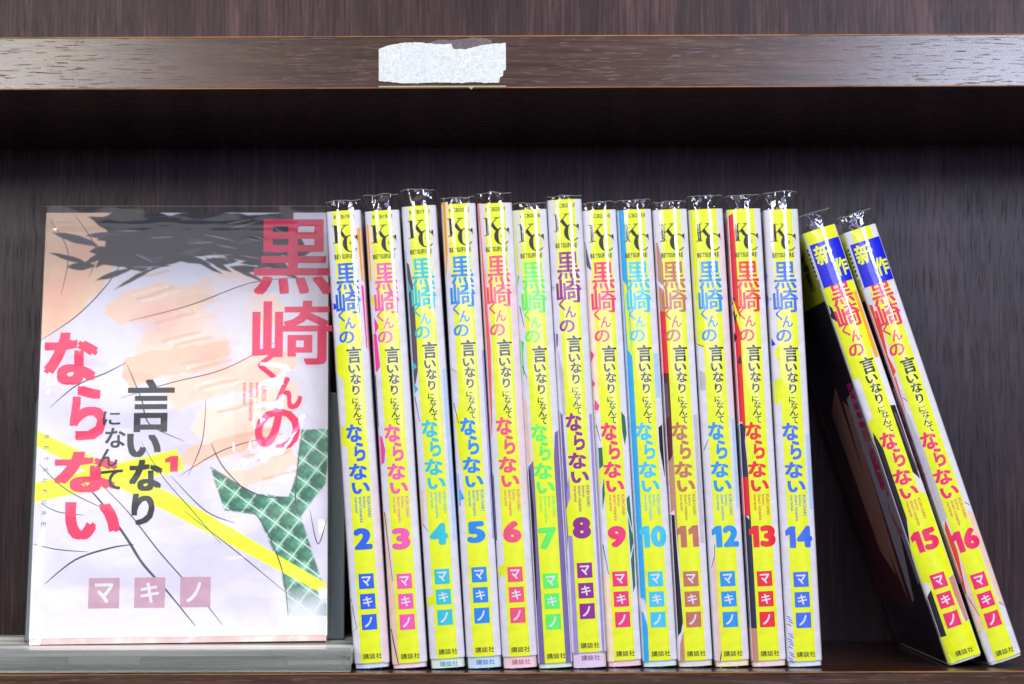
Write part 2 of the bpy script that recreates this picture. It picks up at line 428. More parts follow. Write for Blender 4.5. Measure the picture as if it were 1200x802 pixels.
C_ = dict(w=(226, 224, 234), y=YEL, r=(226, 28, 44), k=(34, 28, 40), navy=(40, 40, 66), peach=(238, 202, 178), tan=(196, 140, 118), mauve=(98, 80, 88),
          o=(240, 168, 40), coral=(240, 104, 84), pk=(238, 70, 150), sky=(48, 170, 232), pale=(176, 206, 240), lav=(160, 146, 206), dlav=(120, 104, 164), teal=(20, 130, 140),
          g=(80, 222, 90), dg=(44, 108, 84), bl=(30, 60, 210), cy=(50, 190, 215), cream=(244, 222, 190), maroon=(92, 22, 34), pinkw=(238, 208, 214), red2=(236, 70, 20), lg=(196, 190, 202))
def art_mesh(polys, name):
    keys = sorted({p[0] for p in polys}); f = Flat()
    for i, (key, pts) in enumerate(polys):
        f.poly([(x * PX, (y - 247) * PX, i * 0.0012) for x, y in pts], keys.index(key))
    me = wrap(f, on_book(0.025), CUTS, name, True)
    return me, [paper('print_' + k, C_[k], 0.4) for k in keys]
def rc(k, x0, x1, y0, y1): return (k, [(x0, y0), (x1, y0), (x1, y1), (x0, y1)])
L_, B0, B1, R_ = -30.0, -12.1, 12.1, 30.0     # left edge, band edges, right edge in layout units
def ink(x0, y0, x1, y1, w=0.5): return ('k', [(x0 - w, y0), (x0 + w, y0), (x1 + w * .6, y1), (x1 - w * .6, y1)])
ARTS = {
 2: [('bl', [(L_, 350), (-16, 356), (-14, 361), (L_, 368)]), ('y', [(L_, 408), (B0, 404), (B0, 446), (-17, 440), (L_, 428)]), rc('y', L_ + 3, B0, 500, 523), rc('pinkw', 15, R_, 560, 776), ('o', [(15, 270), (R_, 262), (R_, 340), (17, 330)]), ('pk', [(16, 335), (R_, 345), (R_, 420), (17.5, 410)]), ink(-20, 700, -15, 735), ink(-15, 735, -21, 738)],
 3: [rc('o', L_, -17, 262, 330), ('cream', [(-17, 262), (B0, 262), (B0, 300), (-17, 340)]), ('pk', [(-17, 372), (B0 + 1, 383), (-17, 392)]), ('pk', [(L_, 388), (-15, 392), (-13, 430), (-17, 436), (L_, 430)]), ('y', [(L_, 335), (B0, 352), (B0, 362), (L_, 350)]),
     ('pk', [(L_, 505), (-16, 512), (-13, 528), (-15, 542), (L_, 552)]), ('peach', [(L_, 590), (-16, 600), (-14, 680), (B0, 700), (B0, 776), (L_, 776)]), ink(-19, 600, -14, 680), ink(-20, 735, -13, 776, .9), rc('maroon', L_, -19.5, 440, 500)],
 4: [('mauve', [(L_, 300), (-16, 315), (B0, 345), (B0, 400), (-13, 440), (-17, 455), (L_, 470)]), ('teal', [(L_, 290), (-18.5, 300), (-18, 450), (L_, 460)]), ('cy', [(-19, 330), (-15, 345), (-19, 350)]), ('cy', [(-19, 428), (-14, 436), (-19, 440)]), ('cy', [(-19, 455), (-14, 462), (-19, 467)]),
     ('peach', [(L_, 575), (-16, 580), (-17, 620), (L_, 625)]), ink(-20, 618, -13, 628), ink(-19, 470, -15, 500), ('y', [(L_, 708), (B0, 702), (B0, 712), (L_, 720)]), rc('pale', 16, R_, 440, 640)],
 5: [('o', [(L_, 244), (-15, 244), (-15, 300), (-19, 330), (L_, 330)]), ('cream', [(-15, 244), (B0, 244), (B0, 320), (-16, 330)]), ('sky', [(L_, 560), (-18, 563), (-17, 600), (L_, 606)]), ('sky', [(-17, 580), (B0, 592), (-17, 594)]), ('y', [(-18, 500), (B0, 480), (B0, 560), (-16, 540)]), ink(-19, 480, -14, 505), ink(-19, 440, -13, 445), rc('bl', 18.5, R_, 420, 640)],
 6: [('coral', [(L_, 246), (-19, 246), (-15, 330), (-14, 420), (-16, 480), (-18, 520), (L_, 530)]), ('pinkw', [(-19, 246), (-16, 246), (B0, 340), (B0, 420), (-14, 420)]), ('y', [(L_, 676), (B0, 668), (B0, 680), (L_, 688)]), rc('pinkw', 14, R_, 330, 600), ('k', [(L_, 560), (-19.4, 565), (-19.4, 640), (L_, 650)])],
 7: [('g', [(L_, 315), (-16, 325), (-19, 335), (L_, 345)]), ('y', [(L_, 247), (-18, 247), (-16, 320), (L_, 322)]), ('g', [(L_, 395), (-15, 402), (-17, 415), (-17, 440), (L_, 450)]), ('peach', [(L_, 460), (-16, 470), (-15, 540), (L_, 560)]), ('dlav', [(L_, 560), (-16, 545), (B0, 541), (B0, 776), (L_, 776)]), ('k', [(L_, 562), (-17, 550), (-15, 600), (-17, 700), (L_, 776)]),
     ('dlav', [(15, 510), (R_, 500), (R_, 776), (B1, 776), (B1, 540)]), ink(-19, 430, -14, 445), ink(-18, 360, -14, 385)],
 8: [rc('lav', 15.5, R_, 500, 776), ('dlav', [(L_, 480), (-16, 500), (-14, 600), (-17, 640), (L_, 776)]), ('lav', [(-16, 590), (B0, 570), (B0, 776), (-18, 776), (-17, 640)]), ('y', [(-18, 610), (B0, 596), (B0, 640), (-17, 640)]), ('dlav', [(L_, 340), (-17, 350), (L_, 362)]), ('dlav', [(L_, 400), (-16, 405), (-17, 418), (L_, 440)]), ('lg', [(-18, 420), (B0, 450), (B0, 500), (-16, 500)])],
 9: [('mauve', [(L_, 282), (-19, 284), (-13, 318), (-16, 316), (L_, 296)]), ('cream', [(-19, 330), (-14, 318), (B0, 340), (B0, 520), (L_, 500), (L_, 340)]), ('pk', [(-20, 412), (-15, 418), (-20, 426)]), ('pk', [(-20, 447), (-16, 452), (-20, 456)]), ('pk', [(-18, 470), (-12.5, 478), (-15, 484), (-19, 482)]), ('w', [(-18, 490), (B0, 484), (B0, 525), (-17, 530)]),
     ('dg', [(-17, 527), (B0, 527), (B0, 548), (-17, 552)]), ('dg', [(-15, 575), (B0, 562), (B0, 582), (-16, 600)]), ('dg', [(B1 + .5, 486), (17, 492), (18, 512), (15, 526), (B1 + .5, 510)]), ('dg', [(B1 + 1, 588), (17, 584), (19, 640), (18, 690), (15, 697), (14, 640)]), ('w', [(B1 + 1, 600), (18, 625), (18, 630), (B1 + 1, 606)]), ('w', [(14, 655), (18.5, 640), (18.5, 644), (14, 660)]),
     ('y', [(-18, 556), (B0, 548), (B0, 560), (-18, 575)]), ink(-18, 500, -14, 520), ('cream', [(L_, 690), (B0, 670), (B0, 776), (L_, 776)]), ink(-18, 640, -13, 675)],
 10: [('sky', [(L_, 247), (B0, 247), (B0, 710), (-15, 700), (B0, 730), (-13, 776), (L_, 776)]), ('y', [(-18, 330), (-14, 336), (-13, 400), (B0, 420), (-17, 412)]), ('pale', [(13, 418), (R_, 418), (R_, 470), (13, 470)]), ('k', [(14, 505), (R_, 494), (R_, 620), (18, 560), (14, 530)]), ('w', [(L_, 690), (-15, 705), (B0, 725), (B0, 735), (-16, 720), (L_, 706)])],
 11: [('tan', [(L_, 290), (-17, 285), (B0, 312), (B0, 367), (L_, 367)]), ('w', [(L_, 318), (B0, 338), (B0, 343), (L_, 326)]), rc('r', L_, B0, 367, 440), ('maroon', [(L_, 440), (B0, 440), (B0, 500), (-13, 545), (L_, 560)]), ('mauve', [(L_, 448), (-15, 452), (-14, 490), (L_, 500)]), ('tan', [(L_, 560), (-14, 538), (B0, 530), (B0, 660), (-15, 600), (L_, 610)]), ('k', [(L_, 604), (-15, 606), (-14, 660), (B0, 730), (-15, 742), (L_, 760)]), ('tan', [(-18, 776), (-17, 756), (-14, 746), (B0, 742), (B0, 776)]), ('lg', [(14, 490), (R_, 492), (R_, 640), (14, 640)])],
 12: [('y', [(L_, 247), (B0, 247), (B0, 410), (L_, 402)]), ('w', [(-14.5, 330), (B0, 282), (B0, 345), (-13, 345)]), ('k', [(L_, 401), (B0, 408.5), (B0, 409.5), (L_, 402.5)]), ('lg', [(L_, 430), (B0, 440), (B0, 460), (L_, 460)]), rc('pinkw', 15, R_, 270, 490), rc('pale', 16, R_, 495, 600), ('peach', [(-17, 665), (-14, 655), (B0, 650), (B0, 776), (-17, 776)]), ink(-12.5, 640, -14, 655, .4), ink(-14, 655, -18, 667, .5), ink(-11, 762, -14.5, 776, .9), ink(-19, 530, -13, 518)],
 13: [('y', [(L_, 247), (B0, 247), (B0, 262), (L_, 262)]), ('r', [(L_, 260), (-14, 252), (B0, 252), (B0, 505), (-16, 500), (-16, 497), (L_, 500)]), ('k', [(L_, 285), (-17, 290), (L_, 303)]), ('k', [(L_, 344), (-16, 352), (-20, 360)]), ('y', [(-19, 352), (-13, 372), (B0, 378), (B0, 392), (-17, 372)]), ('k', [(-20, 366), (-15, 372), (-18, 384)]), ('k', [(-20, 392), (-16, 398), (-20, 404)]), ('k', [(-18, 428), (-14, 418), (-12.5, 430)]),
      ('navy', [(L_, 505), (-17, 499), (B0, 504), (-14, 520), (B0, 560), (-13, 566), (L_, 560)]), ('peach', [(B0, 504), (-14, 520), (-13, 540), (B0, 548)]), rc('r', L_, B0, 562, 606), ('navy', [(L_, 606), (B0, 606), (B0, 738), (L_, 736)]), ('tan', [(L_, 736), (B0, 738), (B0, 776), (L_, 776)]), ('peach', [(-18, 607), (-14, 607), (-14, 612)])],
 14: [('bl', [(L_, 318), (-18, 325), (L_, 332)]), ('bl', [(L_, 345), (-17, 352), (L_, 362)]), ('bl', [(-20, 398), (-15, 406), (-20, 408)]), ('y', [(-17, 414), (B0, 408), (B0, 424), (-15, 422)]), ('y', [(L_, 450), (B0, 446), (B0, 474), (L_, 478)]), rc('pale', 15, R_, 512, 600)]
     + [('bl', [(-19 + k % 3, y), (-14 + k % 3, y + 2.5), (-14 + k % 3, y + 3.5), (-19 + k % 3, y + 1)]) for k, y in enumerate(list(range(722, 734, 3)) + list(range(742, 758, 3)) + list(range(764, 774, 3)))],
 15: [('y', [(-24, 247), (B0, 247), (B0, 430), (-24, 430)]), ('y', [(B1, 247), (R_, 247), (R_, 400), (B1, 400)]), ('o', [(15, 330), (R_, 330), (R_, 412), (14, 412)]), ('k', [(-24, 330), (-16, 340), (-13, 362), (-20, 352), (-24, 350)]), ('w', [(-24, 432), (B0, 428), (B0, 478), (-24, 482)]), ('w', [(B1, 412), (R_, 412), (R_, 470), (B1, 466)]), ('k', [(B1, 470), (R_, 474), (R_, 580), (B1, 552)]), ('mauve', [(14, 480), (16, 480), (20, 550), (18, 556)]),
      ('y', [(-24, 482), (B0, 478), (B0, 516), (-24, 520)]), ('k', [(-24, 520), (-17, 494), (B0, 516), (B0, 600), (-24, 660)]), ('y', [(-20, 640), (B0, 604), (B0, 690), (-22, 690)]), ('w', [(-24, 676), (B0, 680), (B0, 692), (-24, 700)]), ('k', [(-24, 700), (B0, 688), (B0, 744), (-24, 744)]), ('y', [(-24, 744), (B0, 744), (B0, 776), (-24, 776)]), ('y', [(B1, 575), (R_, 590), (R_, 680), (B1, 680)]), ('tan', [(B1, 682), (R_, 676), (R_, 735), (15, 735), (B1, 700)]), ('y', [(B1, 735), (R_, 735), (R_, 776), (B1, 776)]), ('y', [(-21, 484), (-17, 478), (-17, 494), (-21, 500)])],
 16: [('red2', [(L_, 330), (-15, 338), (-16, 352), (-13, 366), (-17, 400), (-14, 420), (L_, 440)]), ('coral', [(L_, 440), (-16, 424), (-18, 470), (L_, 480)]), ('lg', [(L_, 480), (-16, 470), (B0, 520), (B0, 600), (L_, 610)]), ink(-16, 452, B0, 458, .5), ('r', [(L_, 540), (-18, 545), (L_, 552)]), ('red2', [(-21, 620), (-15, 600), (-13, 640), (-19, 690), (L_, 700)]), ('peach', [(-19, 700), (B0, 650), (B0, 735), (-19, 740)]), ink(-20, 690, -13, 720), ('peach', [(13, 600), (R_, 610), (R_, 720), (15, 712), (B1 + 1, 650)]), ink(14, 712, R_, 728, .6), ink(14, 590, R_, 606, .6)],
}
# volume: title colour, look word, code, x of spine-bottom middle, tilt, jacket gap, sleeve top above the jacket, setback
VOL = {
 2: ((22, 92, 226), 'KCB1941', -53.25, -3.73, 1.9, 4.0, 11.5), 3: ((242, 84, 178), 'KCB1952', -38.96, -3.56, 1.9, 6.2, 11.5),
 4: ((36, 194, 210), 'KCB1971', -24.6, -3.59, 3.6, 6.2, 11.0), 5: ((14, 134, 230), 'KCB2015', -10.79, -3.14, 4.3, 2.6, 11.0),
 6: ((240, 76, 122), 'KCB2017', 2.69, -2.99, 4.4, 4.0, 10.5), 7: ((92, 238, 100), 'KCB2046', 16.0, -3.05, 1.9, 2.4, 10.5),
 8: ((142, 16, 142), 'KCB2067', 28.93, -2.82, 5.8, 1.4, 11.0), 9: ((236, 40, 116), 'KCB2110', 42.34, -2.85, 2.3, 3.0, 15.5),
 10: ((56, 196, 232), 'KCB2129', 55.7, -2.83, 2.3, 3.6, 14.5), 11: ((190, 112, 92), None, 69.1, -2.71, 2.3, 3.0, 14.5),
 12: ((30, 146, 232), None, 83.0, -2.76, 2.3, 5.2, 14.0), 13: ((232, 28, 44), None, 96.9, -2.54, 2.3, 5.2, 14.0),
 14: ((56, 108, 232), None, 110.48, -2.3, 2.0, 6.6, 13.5), 15: ((236, 26, 104), None, None, -17.9, 1.0, 6.5, 14.0), 16: ((238, 28, 106), None, None, -17.8, 1.0, 6.0, 14.0),
}
INNER = {2: (206, 216, 238), 3: (238, 214, 222), 4: (214, 232, 226), 5: (196, 220, 240), 6: (242, 206, 216), 7: (216, 232, 214), 8: (226, 206, 232), 9: (240, 200, 214),
         10: (206, 226, 230), 11: (222, 220, 214), 12: (240, 224, 190), 13: (238, 214, 208), 14: (216, 224, 238), 15: (226, 228, 222), 16: (226, 228, 222)}

# ------------------------------------------------------------------ clear sleeves
film_m = clear_film('clear_sleeve_film', 0.995, 0.055, 1.0, 40, 0.02)
crinkle_m = clear_film('crinkled_film_mouth', 0.985, 0.03, 1.6, 150, 0.32)
rim_m = mat('sleeve_cut_edge', (196, 192, 170), 0.3)
def rim_material():
    m = bpy.data.materials.new('sleeve_rim'); m.use_nodes = True; N, L = nodes(m); b = N['Principled BSDF']; out = N['Material Output']
    b.inputs['Base Color'].default_value = (0.55, 0.52, 0.40, 1); b.inputs['Roughness'].default_value = 0.2
    tr = nd(m, 'ShaderNodeBsdfTransparent'); mx = nd(m, 'ShaderNodeMixShader'); mx.inputs[0].default_value = 0.5
    L.new(tr.outputs[0], mx.inputs[1]); L.new(b.outputs[0], mx.inputs[2]); L.new(mx.outputs[0], out.inputs['Surface']); return m
rim_m = rim_material()
def sleeve_mesh(seed, jt, top, n_stick=False, zlow=-0.3, T_=T, dep=DEPTH):
    rnd = random.Random(seed)
    ss = []
    pr = S_
    extra = np.linspace(0, 7.5, 22)
    base = sorted(set([round(float(x), 3) for x in extra] + [round(float(x), 3) for x in pr if x > 7.6]))
    ss = [-s for s in base[:0:-1]] + base
    zs = [zlow, 0.3, 1.0, 2.0, 3.5] + list(np.linspace(6, jt - 8, 34)) + list(np.linspace(jt - 6, jt - .5, 8)) + list(np.linspace(jt, jt + top, 12))
    V = []; F = []; M = []
    off0 = Vector((seed * 13.7, seed * 7.1, 0))
    spur = rnd.uniform(-3, 3)
    for z in zs:
        t = max(0, (z - (jt - 1)) / (top + 1)); tb = max(0, (1.5 - z) / 2)
        for s in ss:
            a = 0.26
            p = noise.noise(Vector((s * 0.09, z * 0.035, 0)) + off0) * 0.07
            a += p
            if t > 0:
                a += t * (0.55 * noise.noise(Vector((s * 0.42, z * 0.20, 3)) + off0) + 0.22 * abs(noise.noise(Vector((s * 1.1, z * 0.7, 9)) + off0))) - 0.25 * t
            if tb > 0: a += tb * 0.25 * noise.noise(Vector((s * 0.8, z, 5)) + off0)
            a = max(a, 0.24 if n_stick else 0.17) if t <= 0 else a
            x, y = spine_pt(s, a)
            if abs(s) > 7.5: x = (T_ + min(0.34, max(0.2, a))) * (1 if s > 0 else -1)
            zz = z + (t ** 2) * 0.7 * noise.noise(Vector((s * 0.3, 2, 8)) + off0)
            V.append((x * MM, y * MM, zz * MM))
    n = len(ss); m = len(zs)
    for j in range(m - 1):
        mi = 2 if zs[j] >= jt - 0.01 else 0
        for i in range(n - 1): F.append((j * n + i, j * n + i + 1, (j + 1) * n + i + 1, (j + 1) * n + i)); M.append(mi)
        F.append((j * n + n - 1, j * n, (j + 1) * n, (j + 1) * n + n - 1)); M.append(mi)
    # rolled cut edge at the mouth: a slim tube
    ring = [V[(m - 1) * n + i] for i in range(n)]; k0 = len(V); q = 5
    for i in range(n):
        a = Vector(ring[i]); b = Vector(ring[(i + 1) % n]); c = Vector(ring[i - 1]); d = (b - c).normalized(); up = Vector((0, 0, 1)); nn = d.cross(up).normalized()
        for k in range(q):
            an = 2 * math.pi * k / q; V.append(tuple(a + (nn * math.cos(an) + up * math.sin(an)) * 0.10 * MM))
    for i in range(n):
        for k in range(q):
            i2 = (i + 1) % n; k2 = (k + 1) % q
            F.append((k0 + i * q + k, k0 + i2 * q + k, k0 + i2 * q + k2, k0 + i * q + k2)); M.append(1)
    return mesh('clear_sleeve', V, F, True, M)

# ------------------------------------------------------------------ the spine-out volumes
def volume(n, label, group):
    colr, code, x, tilt, gap, top, yb = VOL[n]
    if n == 15: x0 = 164.6
    elif n == 16: x0 = 179.9
    else: x0 = x - (T + 0.35) * math.cos(R(tilt))
    root = thing('comic_book', label, 'book', group, (0, 0, 0))
    # tilt about the lower left corner, which stands on the shelf
    Mx = Matrix.Translation((x0 * MM, yb * MM, 0.0003)) @ Matrix.Rotation(R(tilt), 4, 'Y') @ Matrix.Translation(((T + 0.35) * MM, 0, 0))
    root.matrix_world = Mx
    lm = paper('title_ink_%d' % n, colr, 0.4)
    up = gap * MM
    def part(name, me, mats, parent=None, lift=True):
        o = link(name, me, parent or root, mats)
        if lift and not parent: o.location.z = up
        return o
    link('page_block', SH['pages'], root, [page_m])
    inner = link('paper_cover', SH['inner'], root, [paper('inner_%d' % n, INNER[n], 0.5)]); 
    if not inner.modifiers: solid(inner, 0.00025)
    if gap > 3.3:
        me = shared('inner_pub', lambda: pub_flat(765.4, 771.6), -0.26)
        # printed low on the paper cover, just showing below the jacket
        o = link('faded_lettering', me, inner, [paper('inner_ink_%d' % n, tuple(int(c * .45 + 150 * .55) for c in colr), .5)]); o.location.z = (gap - 4.2) * MM
    jk = link('jacket', SH['jacket'], root, [white_m]); jk.location.z = up; solid(jk, 0.00018)
    art, mats = art_mesh(ARTS[n], 'jacket_artwork'); part('jacket_artwork', art, mats, jk)
    part('colour_band', SH['band'], [yellow_m], jk)
    if n < 15:
        part('publisher_logo', shared('logo', logo_flat, 0.09), [ink_m], jk)
    if code: part('code_lettering', wrap(code_flat(code), on_book(0.09), CUTS, 'code_lettering'), [mat('grey_ink', (44, 46, 40), .5)], jk)
    part('title_lettering', shared('title', title_flat, 0.09), [lm], jk)
    part('title_lettering', shared('ending', ending_flat, 0.09), [lm], jk)
    part('subtitle_lettering', shared('subtitle', sub_flat, 0.12), [ink_m], jk)
    part('small_lettering', shared('romaji', romaji_flat, 0.09), [lm], jk)
    part('volume_number', wrap(number_flat(n), on_book(0.11), CUTS, 'volume_number'), [lm], jk)
    for i in range(3):
        part('name_square', shared('sq%d' % i, lambda: square_flat(i), 0.09), [lm], jk)
        part('author_lettering', shared('au%d' % i, lambda: author_flat(i), 0.13), [white_m], jk)
    part('publisher_lettering', shared('pub', pub_flat, 0.09), [ink_m], jk)
    if n >= 15:
        f = Flat(); f.rect(-5.7, 6.3, 5.1, 22.3, 0); f.rect(-10.2, -5.7, 5.1, 22.3, 1)
        st_ = wrap(f, on_book(0.17), CUTS, 'new_release_sticker', True)
        stk = link('new_release_sticker', st_, jk, [paper('sticker_blue', (8, 24, 214), .35), paper('sticker_white', (228, 228, 226), .35)])
        f = Flat(); f.char('新', (-5.0, 1.8, 6.0, 13.8), 0.02, 0.8); f.char('作', (0.9, 6.1, 12.8, 20.0), 0.024, 0.8)
        link('sticker_lettering', wrap(f, on_book(0.21), CUTS, 'sticker_lettering'), jk, [yellow_m])
        f = Flat()
        for k in range(7): f.rect(-8.2, -6.6, 6.2 + k * 1.7, 7.2 + k * 1.7)
        for k in range(9): f.rect(-8.6, -6.3, 18.6 + k * .36, 18.75 + k * .36)
        link('sticker_small_print', wrap(f, on_book(0.21), CUTS, 'sticker_small_print'), jk, [ink_m])
        # front of the jacket, facing left
        s0 = S_[16]
        f = Flat()
        keys = ['y', 'maroon', 'k', 'mauve', 'tan', 'lg']
        lay = [0]
        def sd(k, pts): lay[0] += 1; f.poly([(-(s0 + a), b, lay[0] * .002) for a, b in pts], keys.index(k))
        sd('k', [(0, 0), (108, 0), (108, HT), (0, HT)])
        sd('y', [(0, 0), (108, 0), (108, 26), (60, 27), (0, 27)]); sd('k', [(1, 27), (60, 27), (108, 26), (108, 60), (60, 110), (10, 70), (1, 62)])
        sd('maroon', [(8, 68), (60, 111), (108, 60), (108, 150), (30, 152)]); sd('tan', [(22, 70), (34, 66), (48, 120), (38, 150), (30, 110)]); sd('lg', [(1, 62), (24, 66), (30, 150), (1, 140)]); sd('tan', [(40, 60), (70, 70), (64, 130), (46, 140)])
        sd('k', [(6, 118), (26, 150), (60, 170), (4, 160)])
        link('jacket_artwork', wrap(f, on_book(0.03), [-8.5, -9.5, -11], 'front_artwork'), jk, [paper('print_' + k, C_[k], .4) for k in keys])
        f = Flat()
        for ch, (a, b, c, d) in {'黒': (2.0, 15, 60, 84), '崎': (2.4, 15, 84.5, 106), 'く': (9, 14.5, 108, 118), 'ん': (3.5, 12, 112, 122)}.items():
            V, Fc = glyph(ch, 0.014, 0.5); lo, hi = V.min(0), V.max(0); U = (V - lo) / (hi - lo)
            f.add(np.stack([-(s0 + b - U[:, 0] * (b - a)), d - U[:, 1] * (d - c), V[:, 2]], 1), Fc)
        link('front_title_lettering', wrap(f, on_book(0.08), None, 'front_title_lettering'), jk, [lm])
        f = Flat()
        for ch, (a, b, c, d) in {'新': (.3 + 9, 22, 5.5, 22)}.items():
            V, Fc = glyph(ch, 0.02, 0.7); lo, hi = V.min(0), V.max(0); U = (V - lo) / (hi - lo)
            f.add(np.stack([-(s0 + b - U[:, 0] * (b - a)), d - U[:, 1] * (d - c), V[:, 2]], 1), Fc)
        link('sticker_lettering', wrap(f, on_book(0.08), None, 'sticker_lettering'), jk, [ink_m])
    link('clear_sleeve', sleeve_mesh(n, gap + HT, top, n > 14), root, [film_m, rim_m, crinkle_m])
    return root

G1 = 'comic volumes standing in the row'; G2 = 'comic volumes leaning to the left'
LB = {
 2: 'upright comic with royal blue title and number 2, first in the row from the left',
 3: 'upright comic with candy pink spine title and number 3, between the numbers 2 and 4',
 4: 'upright comic with turquoise title, number 4 and a dark grey patch on its left margin',
 5: 'upright comic with bright blue number 5 and orange upper left corner',
 6: 'upright comic with coral pink title, number 6 and a coral streak down its left edge',
 7: 'upright comic with light green title, number 7 and a dark purple lower left margin',
 8: 'upright comic with deep purple title and number 8, jacket sitting highest in the row',
 9: 'upright comic with hot pink title, number 9 and green plaid scraps beside the band',
 10: 'upright comic with sky blue title, number 10 and a solid sky blue left margin',
 11: 'upright comic with brown title, number 11 and a red and brown left margin',
 12: 'upright comic with azure title, number 12 and a yellow upper left margin',
 13: 'upright comic with red title, number 13 and a bright red left margin with black shapes',
 14: 'upright comic with cornflower blue title and number 14, last upright one beside the gap',
 15: 'leaning comic with pink number 15, blue sticker and dark front jacket facing the gap',
 16: 'leaning comic with pink number 16, blue sticker and white right margin, outermost on the right'}
for n in range(2, 17):
    volume(n, LB[n], G1 if n < 15 else G2)

# ------------------------------------------------------------------ acrylic riser under the first volume
def acrylic(name='clear_acrylic', top_haze=.34):
    m = bpy.data.materials.new(name); m.use_nodes = True; b = m.node_tree.nodes['Principled BSDF']
    b.inputs['Base Color'].default_value = (0.90, 0.93, 0.90, 1); b.inputs['Transmission Weight'].default_value = 1.0
    b.inputs['Roughness'].default_value = 0.10; b.inputs['IOR'].default_value = 1.49
    N, L = nodes(m); df = nd(m, 'ShaderNodeBsdfDiffuse'); df.inputs[0].default_value = (0.72, 0.74, 0.70, 1); mx = nd(m, 'ShaderNodeMixShader'); mp = nd(m, 'ShaderNodeMapping'); mp.inputs['Scale'].default_value = (5, 60, 260); tc = nd(m, 'ShaderNodeTexCoord'); no = nd(m, 'ShaderNodeTexNoise'); no.inputs['Scale'].default_value = 1; no.inputs['Detail'].default_value = 4
    L.new(tc.outputs['Object'], mp.inputs[0]); L.new(mp.outputs[0], no.inputs['Vector']); mr = nd(m, 'ShaderNodeMapRange'); mr.inputs[1].default_value = .38; mr.inputs[2].default_value = .64; mr.inputs[3].default_value = .10; mr.inputs[4].default_value = top_haze; L.new(no.outputs['Fac'], mr.inputs[0]); L.new(mr.outputs[0], mx.inputs[0])
    L.new(b.outputs[0], mx.inputs[1]); L.new(df.outputs[0], mx.inputs[2]); L.new(mx.outputs[0], N['Material Output'].inputs['Surface']); return m
ac_m = acrylic('clear_acrylic', .20); ac_top = acrylic('painted_sheen_acrylic', .75); ac_low = acrylic('clear_acrylic_base', .45)  # pale diffuse streaks painted in as the acrylic's bright reflections
rs = thing('acrylic_riser', 'long clear acrylic riser lying on the lower shelf under the front-facing comic', 'display riser')
XR = -60.3
link('top_plate', box_mesh('top_plate', -0.33, XR * MM, 0.0035, 0.075, 0.0062, 0.0086, 0.0003), rs, [ac_top])
link('front_wall', box_mesh('front_wall', -0.33, XR * MM, 0.0008, 0.0033, 0.0003, 0.0088, 0.0005), rs, [ac_m])
link('base_plate', box_mesh('base_plate', -0.33, (XR - 2.4) * MM, 0.0035, 0.075, 0.0003, 0.0024, 0.0003), rs, [ac_top])
link('end_wall', box_mesh('end_wall', (XR - 2.2) * MM, XR * MM, 0.0035, 0.075, 0.0026, 0.0060, 0.0003), rs, [ac_low])
for a, b in ((-166, -139), (-84, -64)):
    link('inner_tab', box_mesh('inner_tab', a * MM, b * MM, 0.0037, 0.0068, 0.0028, 0.0058, 0.0003), rs, [ac_low])

# ------------------------------------------------------------------ first volume, facing front, leaning back on a grey stand
LEAN = 11.0
sm = mat('grey_stand_metal', (86, 96, 98), 0.32, 0.5, 0.25)
bs = thing('book_stand', 'grey metal book stand leaning back behind the front-facing comic', 'book stand')
base = Matrix.Translation((-128.6 * MM, 0.0415, 0.0088)) @ Matrix.Rotation(R(3.5), 4, 'Z') @ Matrix.Rotation(R(-LEAN), 4, 'X')
bs.matrix_world = base
def rounded_plate(w, h, r, t):
    pts = [(-w / 2, 0), (w / 2, 0)]
    for cx, a0 in ((w / 2 - r, 0), (-w / 2 + r, 90)):
        for i in range(9): a = R(a0 + 90 * i / 8); pts.append((cx + r * math.cos(a), h - r + r * math.sin(a)))
    bm = bmesh.new(); f = bm.faces.new([bm.verts.new((x * MM, 0, z * MM)) for x, z in pts])
    ex = bmesh.ops.extrude_face_region(bm, geom=[f])
    for e in ex['geom']:
        if isinstance(e, bmesh.types.BMVert): e.co.y += t * MM
    bmesh.ops.recalc_face_normals(bm, faces=bm.faces)
    bmesh.ops.bevel(bm, geom=[e for e in bm.edges if e.calc_face_angle(0) > 1.0], offset=0.0006, segments=3, affect='EDGES', profile=0.7)
    me = bpy.data.meshes.new('back_plate'); bm.to_mesh(me); bm.free(); me.shade_smooth(); return me
link('back_plate', rounded_plate(124.5, 100, 5, 2.2), bs, [sm])
ft = link('foot_plate', box_mesh('foot_plate', -0.058, 0.058, -0.002, 0.022, -0.0006, 0.0012, 0.0003), bs, [sm])
ft.matrix_local = Matrix.Rotation(R(LEAN), 4, 'X') @ Matrix.Translation((0, 0.006, 0.0002))

W1, H1 = 114.0, 172.0
book = thing('comic_book', 'front cover display of a comic with pink title and green plaid scraps', 'book', None)
book.matrix_world = Matrix.Translation((-128.8 * MM, 0.0275, 0.0090)) @ Matrix.Rotation(R(3.5), 4, 'Z') @ Matrix.Rotation(R(-LEAN), 4, 'X') @ Matrix.Rotation(R(-0.3), 4, 'Y')
# local frame: x across the cover, y into the book, z up
link('page_block', box_mesh('page_block', -W1 / 2 * MM + .0006, W1 / 2 * MM - .0012, 0.0007, 0.0121, 0.0006, 0.1708), book, [page_m])
pc = fibre_paper('pink_paper_cover', (240, 186, 182), (244, 196, 190), (246, 226, 214)); 
for nn in pc.node_tree.nodes:
    if nn.type == 'TEX_NOISE': nn.inputs['Scale'].default_value = 60; nn.inputs['Detail'].default_value = 2
link('paper_cover', box_mesh('paper_cover', -W1 / 2 * MM + .0001, W1 / 2 * MM - .0004, 0.00015, 0.0006, 0.0002, 0.1715), book, [pc])
GAP1 = 2.4
